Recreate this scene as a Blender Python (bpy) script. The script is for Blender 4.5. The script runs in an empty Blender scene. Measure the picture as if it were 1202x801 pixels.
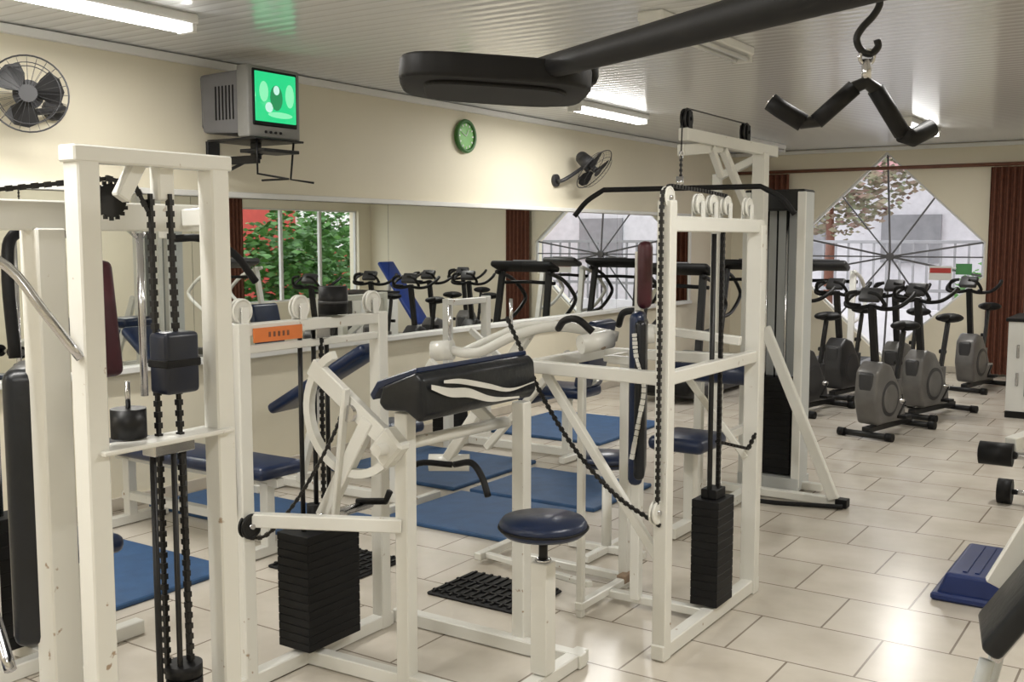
import bpy, bmesh, math, random
from mathutils import Vector, Matrix, Euler, noise
random.seed(7)
V=Vector
sc=bpy.context.scene
# ------------------------------------------------------------ materials
def _new(name):
    m=bpy.data.materials.new(name); m.use_nodes=True
    nt=m.node_tree; b=nt.nodes['Principled BSDF']; return m,nt,b
def mat(name,col,rough=.5,metal=0,var=.08,scale=6,bump=0,bscale=80,col2=None,chip=None,coat=0,spec=.5):
    m,nt,b=_new(name); N=nt.nodes; L=nt.links
    tc=N.new('ShaderNodeTexCoord'); nz=N.new('ShaderNodeTexNoise'); nz.inputs['Scale'].default_value=scale
    nz.inputs['Detail'].default_value=4
    L.new(tc.outputs['Object'],nz.inputs['Vector'])
    r=N.new('ShaderNodeValToRGB'); c=col; d=col2 or tuple(max(0,x*(1-var*2)) for x in col)
    r.color_ramp.elements[0].position=.3; r.color_ramp.elements[1].position=.7
    r.color_ramp.elements[0].color=(*d,1); r.color_ramp.elements[1].color=(*c,1)
    L.new(nz.outputs['Fac'],r.inputs['Fac']); out=r.outputs['Color']
    if chip:
        n2=N.new('ShaderNodeTexNoise'); n2.inputs['Scale'].default_value=22; n2.inputs['Detail'].default_value=6
        L.new(tc.outputs['Object'],n2.inputs['Vector'])
        r2=N.new('ShaderNodeValToRGB'); r2.color_ramp.elements[0].position=.70; r2.color_ramp.elements[1].position=.74
        L.new(n2.outputs['Fac'],r2.inputs['Fac'])
        mx=N.new('ShaderNodeMixRGB'); L.new(r2.outputs['Color'],mx.inputs['Fac']); L.new(out,mx.inputs[1]); mx.inputs[2].default_value=(*chip,1)
        out=mx.outputs['Color']
    L.new(out,b.inputs['Base Color']); b.inputs['Roughness'].default_value=rough; b.inputs['Metallic'].default_value=metal
    b.inputs['Coat Weight'].default_value=coat; b.inputs['Specular IOR Level'].default_value=spec
    if bump:
        n3=N.new('ShaderNodeTexNoise'); n3.inputs['Scale'].default_value=bscale
        L.new(tc.outputs['Object'],n3.inputs['Vector'])
        bp=N.new('ShaderNodeBump'); bp.inputs['Strength'].default_value=bump; bp.inputs['Distance'].default_value=.01
        L.new(n3.outputs['Fac'],bp.inputs['Height']); L.new(bp.outputs['Normal'],b.inputs['Normal'])
    return m
def emis(name,col,st):
    m,nt,b=_new(name); b.inputs['Base Color'].default_value=(*col,1); b.inputs['Emission Color'].default_value=(*col,1); b.inputs['Emission Strength'].default_value=st
    return m
WHT=mat('painted_steel_white',(.74,.735,.69),.25,0,.015,2,chip=(.36,.27,.19))
WHT2=mat('painted_steel_clean',(.76,.76,.73),.28,0,.015)
BLK=mat('black_rubber',(.008,.008,.009),.55,0,.2,spec=.25)
BLKM=mat('black_metal',(.010,.010,.011),.4,0,.2,spec=.35)
CHN=mat('chain_steel',(.014,.013,.013),.45,.2,.2)
CHR=mat('chrome',(.6,.6,.62),.18,1,.05)
BLU=mat('blue_vinyl',(.008,.020,.065),.32,0,.2)
BLKV=mat('black_vinyl',(.008,.010,.014),.32,0,.2,bump=.15,bscale=30,spec=.4)
MAR=mat('maroon_vinyl',(.060,.006,.014),.4,0,.2)
BRB=mat('bright_blue_vinyl',(.012,.05,.30),.4)
MATB=mat('blue_mat_foam',(.030,.095,.23),.6,0,.12,10,bump=.2,bscale=200)
GRY=mat('grey_plastic',(.16,.16,.17),.45)
DGY=mat('dark_grey_plastic',(.035,.035,.038),.45)
SIL=mat('silver_plastic',(.17,.165,.16),.4,.2,.15)
GSTEEL=mat('grey_painted_steel',(.52,.54,.54),.4,0,.03)
CRM=mat('cream_wall_paint',(.80,.745,.595),.6,0,.03,1.2,bump=.05,bscale=60)
BRN=mat('brown_curtain_fabric',(.16,.055,.03),.8,0,.15,20)
BRNW=mat('brown_wood',(.18,.07,.04),.5,0,.15,8)
ORG=mat('orange_label',(.72,.20,.05),.5)
RUST=mat('rusty_steel',(.35,.25,.17),.6,.1,.2,12)
PLW=mat('white_plastic',(.80,.80,.77),.4,0,.02)
# ------------------------------------------------------------ builder
def cr(pts,n=6):
    P=[V(p) for p in pts]; P=[P[0]*2-P[1]]+P+[P[-1]*2-P[-2]]; o=[]
    for i in range(1,len(P)-2):
        for k in range(n):
            t=k/n; a,b,c,d=P[i-1],P[i],P[i+1],P[i+2]
            o.append(.5*((2*b)+(c-a)*t+(2*a-5*b+4*c-d)*t*t+(3*b-a-3*c+d)*t**3))
    o.append(P[-2]); return o
def basis(d):
    z=d.normalized(); up=V((0,0,1))
    x=V((1,0,0)) if abs(z.z)>.98 else up.cross(z).normalized()
    y=z.cross(x).normalized(); x=y.cross(z).normalized()
    return x,y,z
RJ=random.Random(3)
class B:
    def __init__(s,name): s.name=name; s.bm=bmesh.new(); s.mats=[]
    def mi(s,m):
        if m not in s.mats: s.mats.append(m)
        return s.mats.index(m)
    def _add(s,tb,m,smooth):
        i=s.mi(m)
        for f in tb.faces: f.material_index=i; f.smooth=smooth
        me=bpy.data.meshes.new('t'); tb.to_mesh(me); tb.free(); s.bm.from_mesh(me); bpy.data.meshes.remove(me)
    def obox(s,c,X,Y,Z,size,m,bev=.003,seg=1):
        tb=bmesh.new(); bmesh.ops.create_cube(tb,size=1)
        for v in tb.verts:
            v.co=V((v.co.x*size[0],v.co.y*size[1],v.co.z*size[2]))
        if bev>0: bmesh.ops.bevel(tb,geom=tb.edges[:],offset=min(bev,min(size)*.48),segments=seg,affect='EDGES',profile=.5)
        M=Matrix((X,Y,Z)).transposed()
        for v in tb.verts: v.co=V(c)+M@v.co
        bmesh.ops.recalc_face_normals(tb,faces=tb.faces[:])
        s._add(tb,m,seg>1)
    def box(s,c,size,m,rot=(0,0,0),bev=.003,seg=1):
        R=Euler(rot).to_matrix(); s.obox(c,R.col[0],R.col[1],R.col[2],size,m,bev,seg)
    def beam(s,p,q,w,h,m,bev=.004,seg=1):
        p=V(p);q=V(q);x,y,z=basis(q-p); j=RJ.uniform; s.obox((p+q)/2,x,y,z,(w-j(.001,.005),h-j(.001,.005),(q-p).length-j(.001,.006)),m,bev,seg)
    def post(s,x,y,z0,z1,w,m,w2=None): s.box((x,y,(z0+z1)/2),(w,w2 or w,z1-z0),m,bev=.004)
    def cyl(s,p,q,r,m,seg=18,r2=None,smooth=True):
        p=V(p);q=V(q);X,Y,Z=basis(q-p); tb=bmesh.new()
        bmesh.ops.create_cone(tb,cap_ends=True,segments=seg,radius1=r,radius2=r if r2 is None else r2,depth=(q-p).length)
        M=Matrix((X,Y,Z)).transposed()
        for v in tb.verts: v.co=(p+q)/2+M@v.co
        i=s.mi(m)
        for f in tb.faces: f.material_index=i; f.smooth=smooth and len(f.verts)==4
        me=bpy.data.meshes.new('t'); tb.to_mesh(me); tb.free(); s.bm.from_mesh(me); bpy.data.meshes.remove(me)
    def tube(s,pts,r,m,seg=10,closed=False):
        P=[V(p) for p in pts]; n=len(P); tb=bmesh.new(); rings=[]; px=None
        for i in range(n):
            if closed: d=P[(i+1)%n]-P[i-1]
            else: d=P[min(i+1,n-1)]-P[max(i-1,0)]
            d.normalize()
            if px is None: px=basis(d)[0]
            px=(px-d*px.dot(d)).normalized(); py=d.cross(px)
            rr=r[i] if isinstance(r,(list,tuple)) else r
            rings.append([tb.verts.new(P[i]+(px*math.cos(2*math.pi*k/seg)+py*math.sin(2*math.pi*k/seg))*rr) for k in range(seg)])
        for i in range(n if closed else n-1):
            a=rings[i]; b=rings[(i+1)%n]
            for k in range(seg): tb.faces.new((a[k],a[(k+1)%seg],b[(k+1)%seg],b[k]))
        if not closed: tb.faces.new(rings[0][::-1]); tb.faces.new(rings[-1])
        s._add(tb,m,True)
    def ring(s,c,ax,R,r,m,n=24,seg=6,a0=0,a1=None):
        X,Y,Z=basis(V(ax)); c=V(c); cl=a1 is None
        A=[2*math.pi*k/n for k in range(n)] if cl else [a0+(a1-a0)*k/n for k in range(n+1)]
        s.tube([c+X*math.cos(a)*R+Y*math.sin(a)*R for a in A],r,m,seg,cl)
    def sph(s,c,size,m,seg=16,rot=(0,0,0)):
        tb=bmesh.new(); bmesh.ops.create_uvsphere(tb,u_segments=seg,v_segments=seg//2+2,radius=1); R=Euler(rot).to_matrix()
        for v in tb.verts: v.co=V(c)+R@V((v.co.x*size[0],v.co.y*size[1],v.co.z*size[2]))
        s._add(tb,m,True)
    def prism(s,poly,o,ux,uy,th,m,bev=.006,seg=2,smooth=False):
        ux=V(ux);uy=V(uy);n=ux.cross(uy).normalized();o=V(o); tb=bmesh.new()
        a=[tb.verts.new(o+ux*p[0]+uy*p[1]-n*th/2) for p in poly]; b=[tb.verts.new(o+ux*p[0]+uy*p[1]+n*th/2) for p in poly]
        k=len(poly); tb.faces.new(a[::-1]); tb.faces.new(b)
        for i in range(k): tb.faces.new((a[i],a[(i+1)%k],b[(i+1)%k],b[i]))
        bmesh.ops.recalc_face_normals(tb,faces=tb.faces[:])
        if bev: bmesh.ops.bevel(tb,geom=tb.edges[:],offset=bev,segments=seg,affect='EDGES',profile=.5)
        s._add(tb,m,smooth)
    def quad(s,pts,m):
        i=s.mi(m); f=s.bm.faces.new([s.bm.verts.new(V(p)) for p in pts]); f.material_index=i; return f
    def chain(s,pts,m,step=.0135,w=.016,h=.013,side=None):
        i=s.mi(m); P=[V(p) for p in pts]; k=0; carry=0
        for a,b in zip(P[:-1],P[1:]):
            L=(b-a).length
            if L<1e-6: continue
            X,Y,Z=basis(b-a); t=carry
            while t<L:
                c=a+(b-a)*(t/L); ww=w if k%2 else w*.55; hh=h if k%2 else h*.7
                vs=[s.bm.verts.new(c+X*dx*ww/2+Y*dy*hh/2+Z*dz*step*.52) for dx in(-1,1) for dy in(-1,1) for dz in(-1,1)]
                for q in((0,1,3,2),(4,6,7,5),(0,4,5,1),(2,3,7,6),(0,2,6,4),(1,5,7,3)):
                    f=s.bm.faces.new([vs[j] for j in q]); f.material_index=i
                t+=step;k+=1
            carry=t-L
    def pulley(s,c,ax,R,m,w=.02):
        c=V(c);a=V(ax).normalized(); s.cyl(c-a*w/2,c+a*w/2,R*.82,m); s.ring(c-a*w*.4,a,R*.9,R*.12,m); s.ring(c+a*w*.4,a,R*.9,R*.12,m)
        s.cyl(c-a*w,c+a*w,R*.2,CHR)
    def plates(s,c,size,n,m):
        x,y,z=c; sx,sy,sz=size; t=sz/n
        for k in range(n): s.box((x,y,z+t*(k+.5)),(sx,sy,t*.95),m,bev=.002)
        s.box((x,y,z+sz/2),(sx*.97,sy*.97,sz*.98),m,bev=0)
    def done(s,loc=None,M=None,parent=None):
        me=bpy.data.meshes.new(s.name+'_mesh')
        if loc is not None and M is None:
            for v in s.bm.verts: v.co-=V(loc)
        s.bm.to_mesh(me); s.bm.free()
        for m in s.mats: me.materials.append(m)
        o=bpy.data.objects.new(s.name,me); bpy.context.collection.objects.link(o)
        if M is not None: o.matrix_world=M
        elif loc is not None: o.location=loc
        if parent: o.parent=parent
        return o
def TR(x,y,z,a=0): return Matrix.Translation((x,y,z))@Matrix.Rotation(a,4,'Z')
# ------------------------------------------------------------ room
XL,XR,YB,YF,H=-5.3,1.05,-3.0,13.3,2.72
def floor_mat():
    m,nt,b=_new('ceramic_tile_floor'); N=nt.nodes;L=nt.links
    tc=N.new('ShaderNodeTexCoord'); br=N.new('ShaderNodeTexBrick'); L.new(tc.outputs['Object'],br.inputs['Vector'])
    br.inputs['Scale'].default_value=1; br.inputs['Brick Width'].default_value=.50; br.inputs['Row Height'].default_value=.42
    br.inputs['Mortar Size'].default_value=.0045; br.inputs['Mortar Smooth'].default_value=.1; br.offset=.5
    br.inputs['Color1'].default_value=(.67,.62,.545,1); br.inputs['Color2'].default_value=(.61,.565,.495,1); br.inputs['Mortar'].default_value=(.25,.21,.17,1)
    nz=N.new('ShaderNodeTexNoise'); nz.inputs['Scale'].default_value=3; nz.inputs['Detail'].default_value=6; L.new(tc.outputs['Object'],nz.inputs['Vector'])
    r=N.new('ShaderNodeValToRGB'); r.color_ramp.elements[0].color=(.80,.78,.75,1); r.color_ramp.elements[1].color=(1,1,1,1); r.color_ramp.elements[0].position=.3; r.color_ramp.elements[1].position=.65
    L.new(nz.outputs['Fac'],r.inputs['Fac'])
    mx=N.new('ShaderNodeMixRGB'); mx.blend_type='MULTIPLY'; mx.inputs[0].default_value=1; L.new(br.outputs['Color'],mx.inputs[1]); L.new(r.outputs['Color'],mx.inputs[2])
    L.new(mx.outputs[0],b.inputs['Base Color']); b.inputs['Roughness'].default_value=.24
    bp=N.new('ShaderNodeBump'); bp.inputs['Strength'].default_value=.4; bp.inputs['Distance'].default_value=.003; bp.invert=True
    L.new(br.outputs['Fac'],bp.inputs['Height']); L.new(bp.outputs['Normal'],b.inputs['Normal'])
    return m
def ceil_mat():
    m,nt,b=_new('pvc_slat_ceiling'); N=nt.nodes;L=nt.links
    tc=N.new('ShaderNodeTexCoord'); w=N.new('ShaderNodeTexWave'); w.bands_direction='Y'; w.inputs['Scale'].default_value=3.14
    L.new(tc.outputs['Object'],w.inputs['Vector'])
    r=N.new('ShaderNodeValToRGB'); r.color_ramp.elements[0].position=.0; r.color_ramp.elements[1].position=.12
    r.color_ramp.elements[0].color=(.58,.58,.57,1); r.color_ramp.elements[1].color=(.76,.77,.77,1)
    L.new(w.outputs['Fac'],r.inputs['Fac']); L.new(r.outputs['Color'],b.inputs['Base Color']); b.inputs['Roughness'].default_value=.16
    bp=N.new('ShaderNodeBump'); bp.inputs['Strength'].default_value=.15; bp.inputs['Distance'].default_value=.01
    L.new(w.outputs['Fac'],bp.inputs['Height']); L.new(bp.outputs['Normal'],b.inputs['Normal'])
    return m
def slab(name,a,b_,m):
    b=B(name); c=[(a[i]+b_[i])/2 for i in range(3)]; b.box(c,[b_[i]-a[i] for i in range(3)],m,bev=0); return b.done(loc=(0,0,0))
slab('floor',(XL-.2,YB-.2,-.1),(XR+.2,YF+.2,0),floor_mat())
slab('ceiling',(XL-.2,YB-.2,H),(XR+.2,YF+.2,H+.1),ceil_mat())
slab('wall_left',(XL-.2,YB-.2,0),(XL,YF+.2,H),CRM)
slab('wall_back',(XL,YB-.2,0),(XR,YB,H),CRM)
b=B('wall_right'); wy0,wy1,wz0,wz1=10.5,13.0,.65,2.05
for a,c in(((YB,wy0),(0,H)),((wy1,YF+.2),(0,H)),((wy0,wy1),(0,wz0)),((wy0,wy1),(wz1,H))):
    b.box((XR+.1,(a[0]+a[1])/2,(c[0]+c[1])/2),(.2,a[1]-a[0],c[1]-c[0]),CRM,bev=0)
b.done()
hexp=[(-3.33,2.66),(-2.17,1.56),(-2.17,1.15),(-3.30,.12),(-4.42,1.15),(-4.42,1.62)]
tb=bmesh.new(); outer=[(XL,0),(XR,0),(XR,H),(XL,H)]; ed=[]
for poly in(outer,hexp):
    vs=[tb.verts.new((p[0],YF,p[1])) for p in poly]
    for i in range(len(vs)): ed.append(tb.edges.new((vs[i],vs[(i+1)%len(vs)])))
bmesh.ops.triangle_fill(tb,edges=ed,use_beauty=True)
ex=bmesh.ops.extrude_face_region(tb,geom=tb.faces[:])
for v in ex['geom']:
    if isinstance(v,bmesh.types.BMVert): v.co.y+=.2
bmesh.ops.recalc_face_normals(tb,faces=tb.faces[:])
me=bpy.data.meshes.new('wall_far'); tb.to_mesh(me); me.materials.append(CRM); o=bpy.data.objects.new('wall_far',me); bpy.context.collection.objects.link(o)
# window frames
WFR=mat('window_frame_paint',(.72,.72,.70),.4); WFD=mat('window_bars_dark',(.13,.13,.14),.4)
b=B('window_1'); cen=V((-3.26,YF+.06,1.38))
hp=[V((p[0],YF+.06,p[1])) for p in hexp]
for i in range(6): b.beam(hp[i],hp[(i+1)%6],.055,.055,WFR)
for p in hp: b.beam(cen,p,.026,.026,WFD)
for p in ((hp[0]+hp[1])/2,(hp[0]+hp[5])/2,(hp[3]+hp[2])/2,(hp[3]+hp[4])/2,V((hp[1].x,hp[1].y,1.38)),V((hp[4].x,hp[4].y,1.38))): b.beam(cen,p,.022,.022,WFD)
b.cyl(cen-V((0,.03,0)),cen+V((0,.03,0)),.05,WFD)
b.done()
SGR=mat('sign_red',(.55,.05,.04),.5); SGG=mat('sign_green',(.08,.30,.10),.5)
b=B('window_sign'); b.box((-2.66,YF+.02,1.19),(.26,.01,.17),PLW); b.box((-2.66,YF+.012,1.22),(.24,.006,.06),SGR); b.box((-2.40,YF+.02,1.24),(.18,.01,.13),SGG); b.beam((-2.54,YF+.02,1.25),(-2.48,YF+.02,1.25),.02,.02,PLW); b.done(loc=(-2.66,YF,1.2))
b=B('window_2')
for y in(wy0,(wy0*2+wy1)/3,(wy0+wy1*2)/3,wy1): b.post(XR+.08,y,wz0,wz1,.05,WFR)
for z in(wz0,wz1): b.beam((XR+.08,wy0,z),(XR+.08,wy1,z),.05,.05,WFR)
b.done()
# trims
b=B('trim_1'); b.beam((XL+.02,YB,H-.03),(XL+.02,YF,H-.03),.04,.05,PLW); b.done()
b=B('trim_2'); b.beam((XL,YF-.02,H-.03),(XR,YF-.02,H-.03),.04,.05,PLW); b.done()
SK=mat('tile_skirting',(.55,.5,.42),.4)
b=B('baseboard_left'); b.beam((XL+.01,YB,.04),(XL+.01,YF,.04),.02,.08,SK); b.done()
b=B('baseboard_far'); b.beam((XL,YF-.01,.04),(XR,YF-.01,.04),.02,.08,SK); b.done()
# mirror
MIR,nt,pb=_new('mirror_glass'); pb.inputs['Base Color'].default_value=(.84,.86,.83,1); pb.inputs['Metallic'].default_value=1; pb.inputs['Roughness'].default_value=.01
b=B('wall_mirror'); my0,my1,mz0,mz1=.6,11.9,.85,1.86; n=6
for k in range(n):
    a=my0+(my1-my0)*k/n; c=my0+(my1-my0)*(k+1)/n
    b.box((XL+.012,(a+c)/2,(mz0+mz1)/2),(.012,c-a-.003,mz1-mz0),MIR,bev=0)
b.beam((XL+.025,my0,mz1+.022),(XL+.025,my1,mz1+.022),.05,.04,PLW)
b.beam((XL+.035,my0,mz0-.02),(XL+.035,my1,mz0-.02),.07,.04,PLW)
b.post(XL+.02,my1+.01,mz0-.03,mz1+.04,.03,PLW); b.post(XL+.02,my0-.01,mz0-.03,mz1+.04,.03,PLW)
b.done()
# curtains
def curtain(p,q,z0,z1,wv=.03,n=60,folds=6):
    b=B('curtain'); p=V(p);q=V(q);d=(q-p); nrm=V((-d.y,d.x,0)).normalized(); prev=None; i=b.mi(BRN)
    for k in range(n+1):
        t=k/n; c=p+d*t+nrm*(wv*math.sin(t*folds*2*math.pi))
        cur=(b.bm.verts.new((c.x,c.y,z0)),b.bm.verts.new((c.x,c.y,z1)))
        if prev: f=b.bm.faces.new((prev[0],cur[0],cur[1],prev[1])); f.smooth=True; f.material_index=i
        prev=cur
    return b.done()
curtain((-2.13,YF-.1,0),(-1.72,YF-.1,0),.03,2.42)
curtain((-4.95,YF-.1,0),(-4.5,YF-.1,0),.03,2.42)
curtain((XR-.08,10.05,0),(XR-.08,10.45,0),.03,2.3)
b=B('curtain_rod'); b.cyl((-5.25,YF-.1,2.45),(-1.2,YF-.1,2.45),.022,BRNW)
for x in(-5.1,-3.3,-1.3): b.cyl((x,YF-.1,2.45),(x,YF,2.45),.01,BRNW)
b.done()
# ------------------------------------------------------------ fluorescent lights
TUBE=emis('fluorescent_tube_glow',(1,.99,.97),14); TOFF=mat('tube_off',(.8,.8,.78),.3)
def lamp(x,y,on=True,L=1.25,pw=40):
    b=B('fluorescent_light'); b.box((x,y,H-.025),(.14,L,.05),PLW,bev=.008)
    for s_ in(-.035,.035): b.cyl((x+s_,y-L/2+.03,H-.072),(x+s_,y+L/2-.03,H-.072),.014,TUBE if on else TOFF,10)
    for e in(-1,1): b.box((x,y+e*(L/2-.02),H-.065),(.12,.03,.05),PLW)
    o=b.done(loc=(x,y,H))
    if on:
        l=bpy.data.lights.new('tube_light','AREA'); l.shape='RECTANGLE'; l.size=.1; l.size_y=L; l.energy=pw; l.color=(1,.972,.925)
        lo=bpy.data.objects.new('tube_light',l); bpy.context.collection.objects.link(lo); lo.parent=o; lo.location=(0,0,-.1)
for (x,y,on) in((-4.35,3.0,1),(-4.35,8.1,1),(-2.35,5.4,0),(-2.4,10.8,1),(-4.35,11.8,0),(-2.35,.6,1),(-4.35,-1.5,1),(-.6,-1.0,1),(-.3,3.2,1),(-.3,7.5,1)):  # lit entries closing the list: unseen fixtures added for ambient light
    lamp(x,y,on)
# ------------------------------------------------------------ fans
def fan(p_wall,c,nrm,r=.2):
    b=B('wall_fan'); c=V(c);n=V(nrm).normalized();X,Y,Z=basis(n); w=V(p_wall)
    b.cyl(w,w+V((.03,0,0)),.06,DGY)
    b.tube(cr([w+V((.02,0,0)),w+V((.1,0,.0)),c-n*.16-V((0,0,.08)),c-n*.12],5),.018,DGY)
    b.cyl(c-n*.17,c-n*.05,.065,DGY,r2=.075); b.sph(c-n*.17,(.065,.065,.065),DGY)
    b.cyl(c-n*.05,c+n*.02,.03,DGY); b.cyl(c+n*.045,c+n*.055,.045,DGY)
    for off,R in((-.045,r*.75),(0,r),(.05,r*.8)): b.ring(c+n*off,n,R,.0025 if off else .0045,DGY,36,5)
    for k in range(24):
        a=2*math.pi*k/24; d=X*math.cos(a)+Y*math.sin(a)
        b.tube([c+n*.055+d*.04,c+n*.055+d*r*.5,c+n*.045+d*r*.82,c+d*r,c-n*.04+d*r*.75,c-n*.05+d*.05],.0009,DGY,4)
    for k in range(3):
        a=2*math.pi*k/3+.4; pts=[]
        for t,ra in((-.45,.03),(-.8,.11),(-.7,.165),(-.3,.18),(.1,.178),(.45,.16),(.5,.1),(.3,.03)):
            d=X*math.cos(a+t)+Y*math.sin(a+t); pts.append(c+d*ra*r/.2+n*(t*.03))
        f=b.quad(pts,BLKM)
    return b.done(loc=tuple(p_wall))
fan((XL,3.46,2.30),(-5.02,3.15,2.33),(.84,-.54,-.05),.19)
fan((XL,8.75,2.16),(-5.0,9.0,2.27),(.68,.05,-.58),.23)
# clock
m,nt,pb=_new('clock_face_green'); pb.inputs['Base Color'].default_value=(.12,.42,.05,1); pb.inputs['Roughness'].default_value=.4; GFACE=m
GRIM=mat('clock_rim_green',(.04,.16,.03),.4)
b=B('wall_clock'); c=V((XL,7.26,2.46)); b.cyl(c,c+V((.03,0,0)),.125,GFACE,32); b.ring(c+V((.03,0,0)),(1,0,0),.125,.018,GRIM,36,8)
for k in range(12):
    a=k*math.pi/6; b.box(c+V((.032,math.sin(a)*.095,math.cos(a)*.095)),(.003,.012,.02),PLW,rot=(-a,0,0),bev=0)
b.beam(c+V((.035,0,0)),c+V((.035,.03,.055)),.008,.008,PLW,0); b.beam(c+V((.035,0,0)),c+V((.035,-.07,.03)),.008,.006,PLW,0)
b.done(loc=tuple(c))
# TV
def emit_flat(name,col,s=1.1):
    m,nt,b=_new(name); b.inputs['Base Color'].default_value=(.01,.02,.01,1); b.inputs['Emission Color'].default_value=(*col,1); b.inputs['Emission Strength'].default_value=s; b.inputs['Roughness'].default_value=.15; return m
TVS=emit_flat('tv_screen_green',(.02,.72,.26)); TV2=emit_flat('tv_image_light',(.28,.95,.5)); TV3=emit_flat('tv_image_dark',(.02,.28,.10)); TV4=emit_flat('tv_image_white',(.6,.95,.8))
TVG=mat('tv_shell_grey',(.26,.26,.25),.45)
b=B('television'); cx,cy,cz=-4.78,4.56,2.41
b.box((cx,cy,cz),(.10,.42,.42),TVG,bev=.012,seg=2)
b.prism([(-.18,-.17),(-.20,.18),(.18,.19),(.18,-.19)],(cx-.2,cy,cz),(1,0,0),(0,0,1),.38,GRY,bev=.02)
b.prism([(-.1,-.14),(-.1,.12),(.1,.15),(.1,-.15)],(cx-.34,cy,cz),(1,0,0),(0,0,1),.30,GRY,bev=.02)
b.box((cx+.052,cy,cz+.025),(.012,.36,.33),BLK,bev=.01); b.box((cx+.058,cy,cz+.03),(.012,.33,.29),TVS,bev=.005,seg=2)
fx0=cx+.0655
def disc(y,z,ry,rz,m,o=0): b.prism([(math.cos(t*math.pi/8)*ry,math.sin(t*math.pi/8)*rz) for t in range(16)],(fx0+o,cy+y,cz+z),(0,1,0),(0,0,1),.002,m,bev=0)
disc(0,.03,.05,.075,TV3); disc(-.10,.06,.035,.06,TV2); disc(.11,.05,.035,.07,TV2); disc(0,.075,.024,.028,TV4,.001); disc(.03,-.07,.10,.018,TV2); disc(-.06,-.03,.03,.03,TV4)
for k in range(4): b.cyl((cx+.05,cy-.08+.04*k,cz-.175),(cx+.058,cy-.08+.04*k,cz-.175),.008,BLK)
for k in range(6): b.box((cx-.1-.03*k,cy-.192,cz),(.008,.006,.2),BLK,bev=0)
tv=b.done(loc=(cx,cy,cz))
b=B('television_bracket'); z=cz-.225
b.box((cx-.12,cy,z+.006),(.42,.4,.012),BLKM)
b.beam((XL,cy,z-.1),(cx-.1,cy,z-.1),.04,.05,BLKM); b.box((XL+.01,cy,z-.1),(.02,.1,.25),BLKM); b.post(cx-.12,cy,z-.1,z,.05,BLKM)
b.beam((XL+.02,cy,z-.2),(cx-.05,cy,z-.06),.02,.02,BLKM)
b.tube([(cx+.05,cy-.15,z),(cx+.05,cy-.15,z-.2),(cx+.05,cy+.1,z-.22),(cx-.2,cy+.12,z-.22)],.007,BLKM,6)
b.tube([(cx+.05,cy+.15,z),(cx+.02,cy+.15,z-.22),(cx+.12,cy+.25,z-.24)],.007,BLKM,6)
b.box((cx,cy,z-.06),(.2,.3,.02),BLKM)
b.done(loc=(XL,cy,z))
# ------------------------------------------------------------ M1 near left cable tower
W=.056
b=B('cable_tower_machine'); x1=-2.09
b.post(x1,1.43,0,1.80,W,WHT); b.post(x1,1.80,0,1.80,W,WHT); b.beam((x1,1.39,1.787),(x1,1.84,1.787),W+.010,.040,WHT)
b.beam((x1,1.2,.03),(x1,2.0,.03),W,W,WHT); b.beam((-2.9,1.6,.03),(x1,1.6,.03),W,W,WHT)
zb=1.655
b.beam((x1-.22,.5,zb),(x1-.22,1.98,zb),.05,.075,WHT); b.post(x1-.22,1.47,0,zb-.03,.075,WHT); b.beam((x1-.25,1.9,zb),(x1,1.80,zb),.04,.05,WHT)
b.post(x1-.22,.6,0,1.65,.06,WHT)
b.beam((x1-.02,1.54,1.69),(x1-.02,1.60,1.79),.03,.04,WHT); b.beam((x1-.02,1.66,1.69),(x1-.02,1.66,1.79),.04,.05,WHT)
c=V((x1-.08,1.56,1.69)); b.cyl(c-V((.004,0,0)),c+V((.004,0,0)),.04,CHN)
for k in range(16):
    a=k*math.pi/8; b.box(c+V((0,math.cos(a)*.043,math.sin(a)*.043)),(.006,.009,.009),CHN,bev=0)
b.chain([(x1-.22,.5,zb+.05),(x1-.16,1.30,zb+.05),(x1-.06,1.54,zb+.085),(x1-.04,1.60,zb+.07),(x1-.02,1.62,1.66)],CHN)
b.chain([(x1-.02,1.625,1.70),(x1-.02,1.63,.50)],CHN); b.chain([(x1+.0,1.665,1.70),(x1+.01,1.68,.40)],CHN)
for y in(1.60,1.69): b.cyl((x1-.01,y,1.10),(x1-.01,y,.02),.008,BLKM,8)
b.cyl((x1+.01,1.645,1.10),(x1+.01,1.645,.02),.007,CHN,8)
NVY=mat('dark_navy_vinyl',(.006,.010,.026),.35,0,.2)
b.box((x1,1.665,1.30),(.07,.10,.15),NVY,bev=.012,seg=3); b.box((x1,1.665,1.30),(.074,.104,.02),BLK)
b.box((x1,1.62,1.115),(.09,.38,.012),WHT); b.box((x1,1.64,1.095),(.05,.12,.03),CHR)
b.cyl((x1-.05,1.565,1.125),(x1-.05,1.565,1.195),.042,BLKM,24); b.cyl((x1-.05,1.565,1.195),(x1-.05,1.565,1.26),.006,CHR)
for k in range(7): b.cyl((x1,1.665,.30+.035*k),(x1,1.665,.33+.035*k),.045,BLK,24)
b.cyl((x1,1.61,.02),(x1,1.61,.45),.03,BLK)
b.tube(cr([(-2.26,1.0,1.62),(-2.24,1.20,1.60),(-2.18,1.30,1.54),(-2.12,1.345,1.44),(-2.075,1.40,1.335)],4),.011,CHR)
b.box((-2.43,1.50,.945),(.11,.24,.69),BLKV,rot=(0,0,.9),bev=.03,seg=3); b.beam((-2.34,1.5,.9),(-2.43,1.5,.9),.06,.06,WHT)
b.box((-2.62,1.20,.42),(.30,.34,.08),BLU,bev=.03,seg=3); b.post(-2.62,1.3,0,.4,.06,WHT); b.beam((-2.9,1.0,.03),(-2.3,1.7,.03),.05,.05,WHT)
b.tube(cr([(-2.50,1.45,.5),(-2.62,1.48,.62),(-2.66,1.45,.8)],5),.016,CHR)
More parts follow.
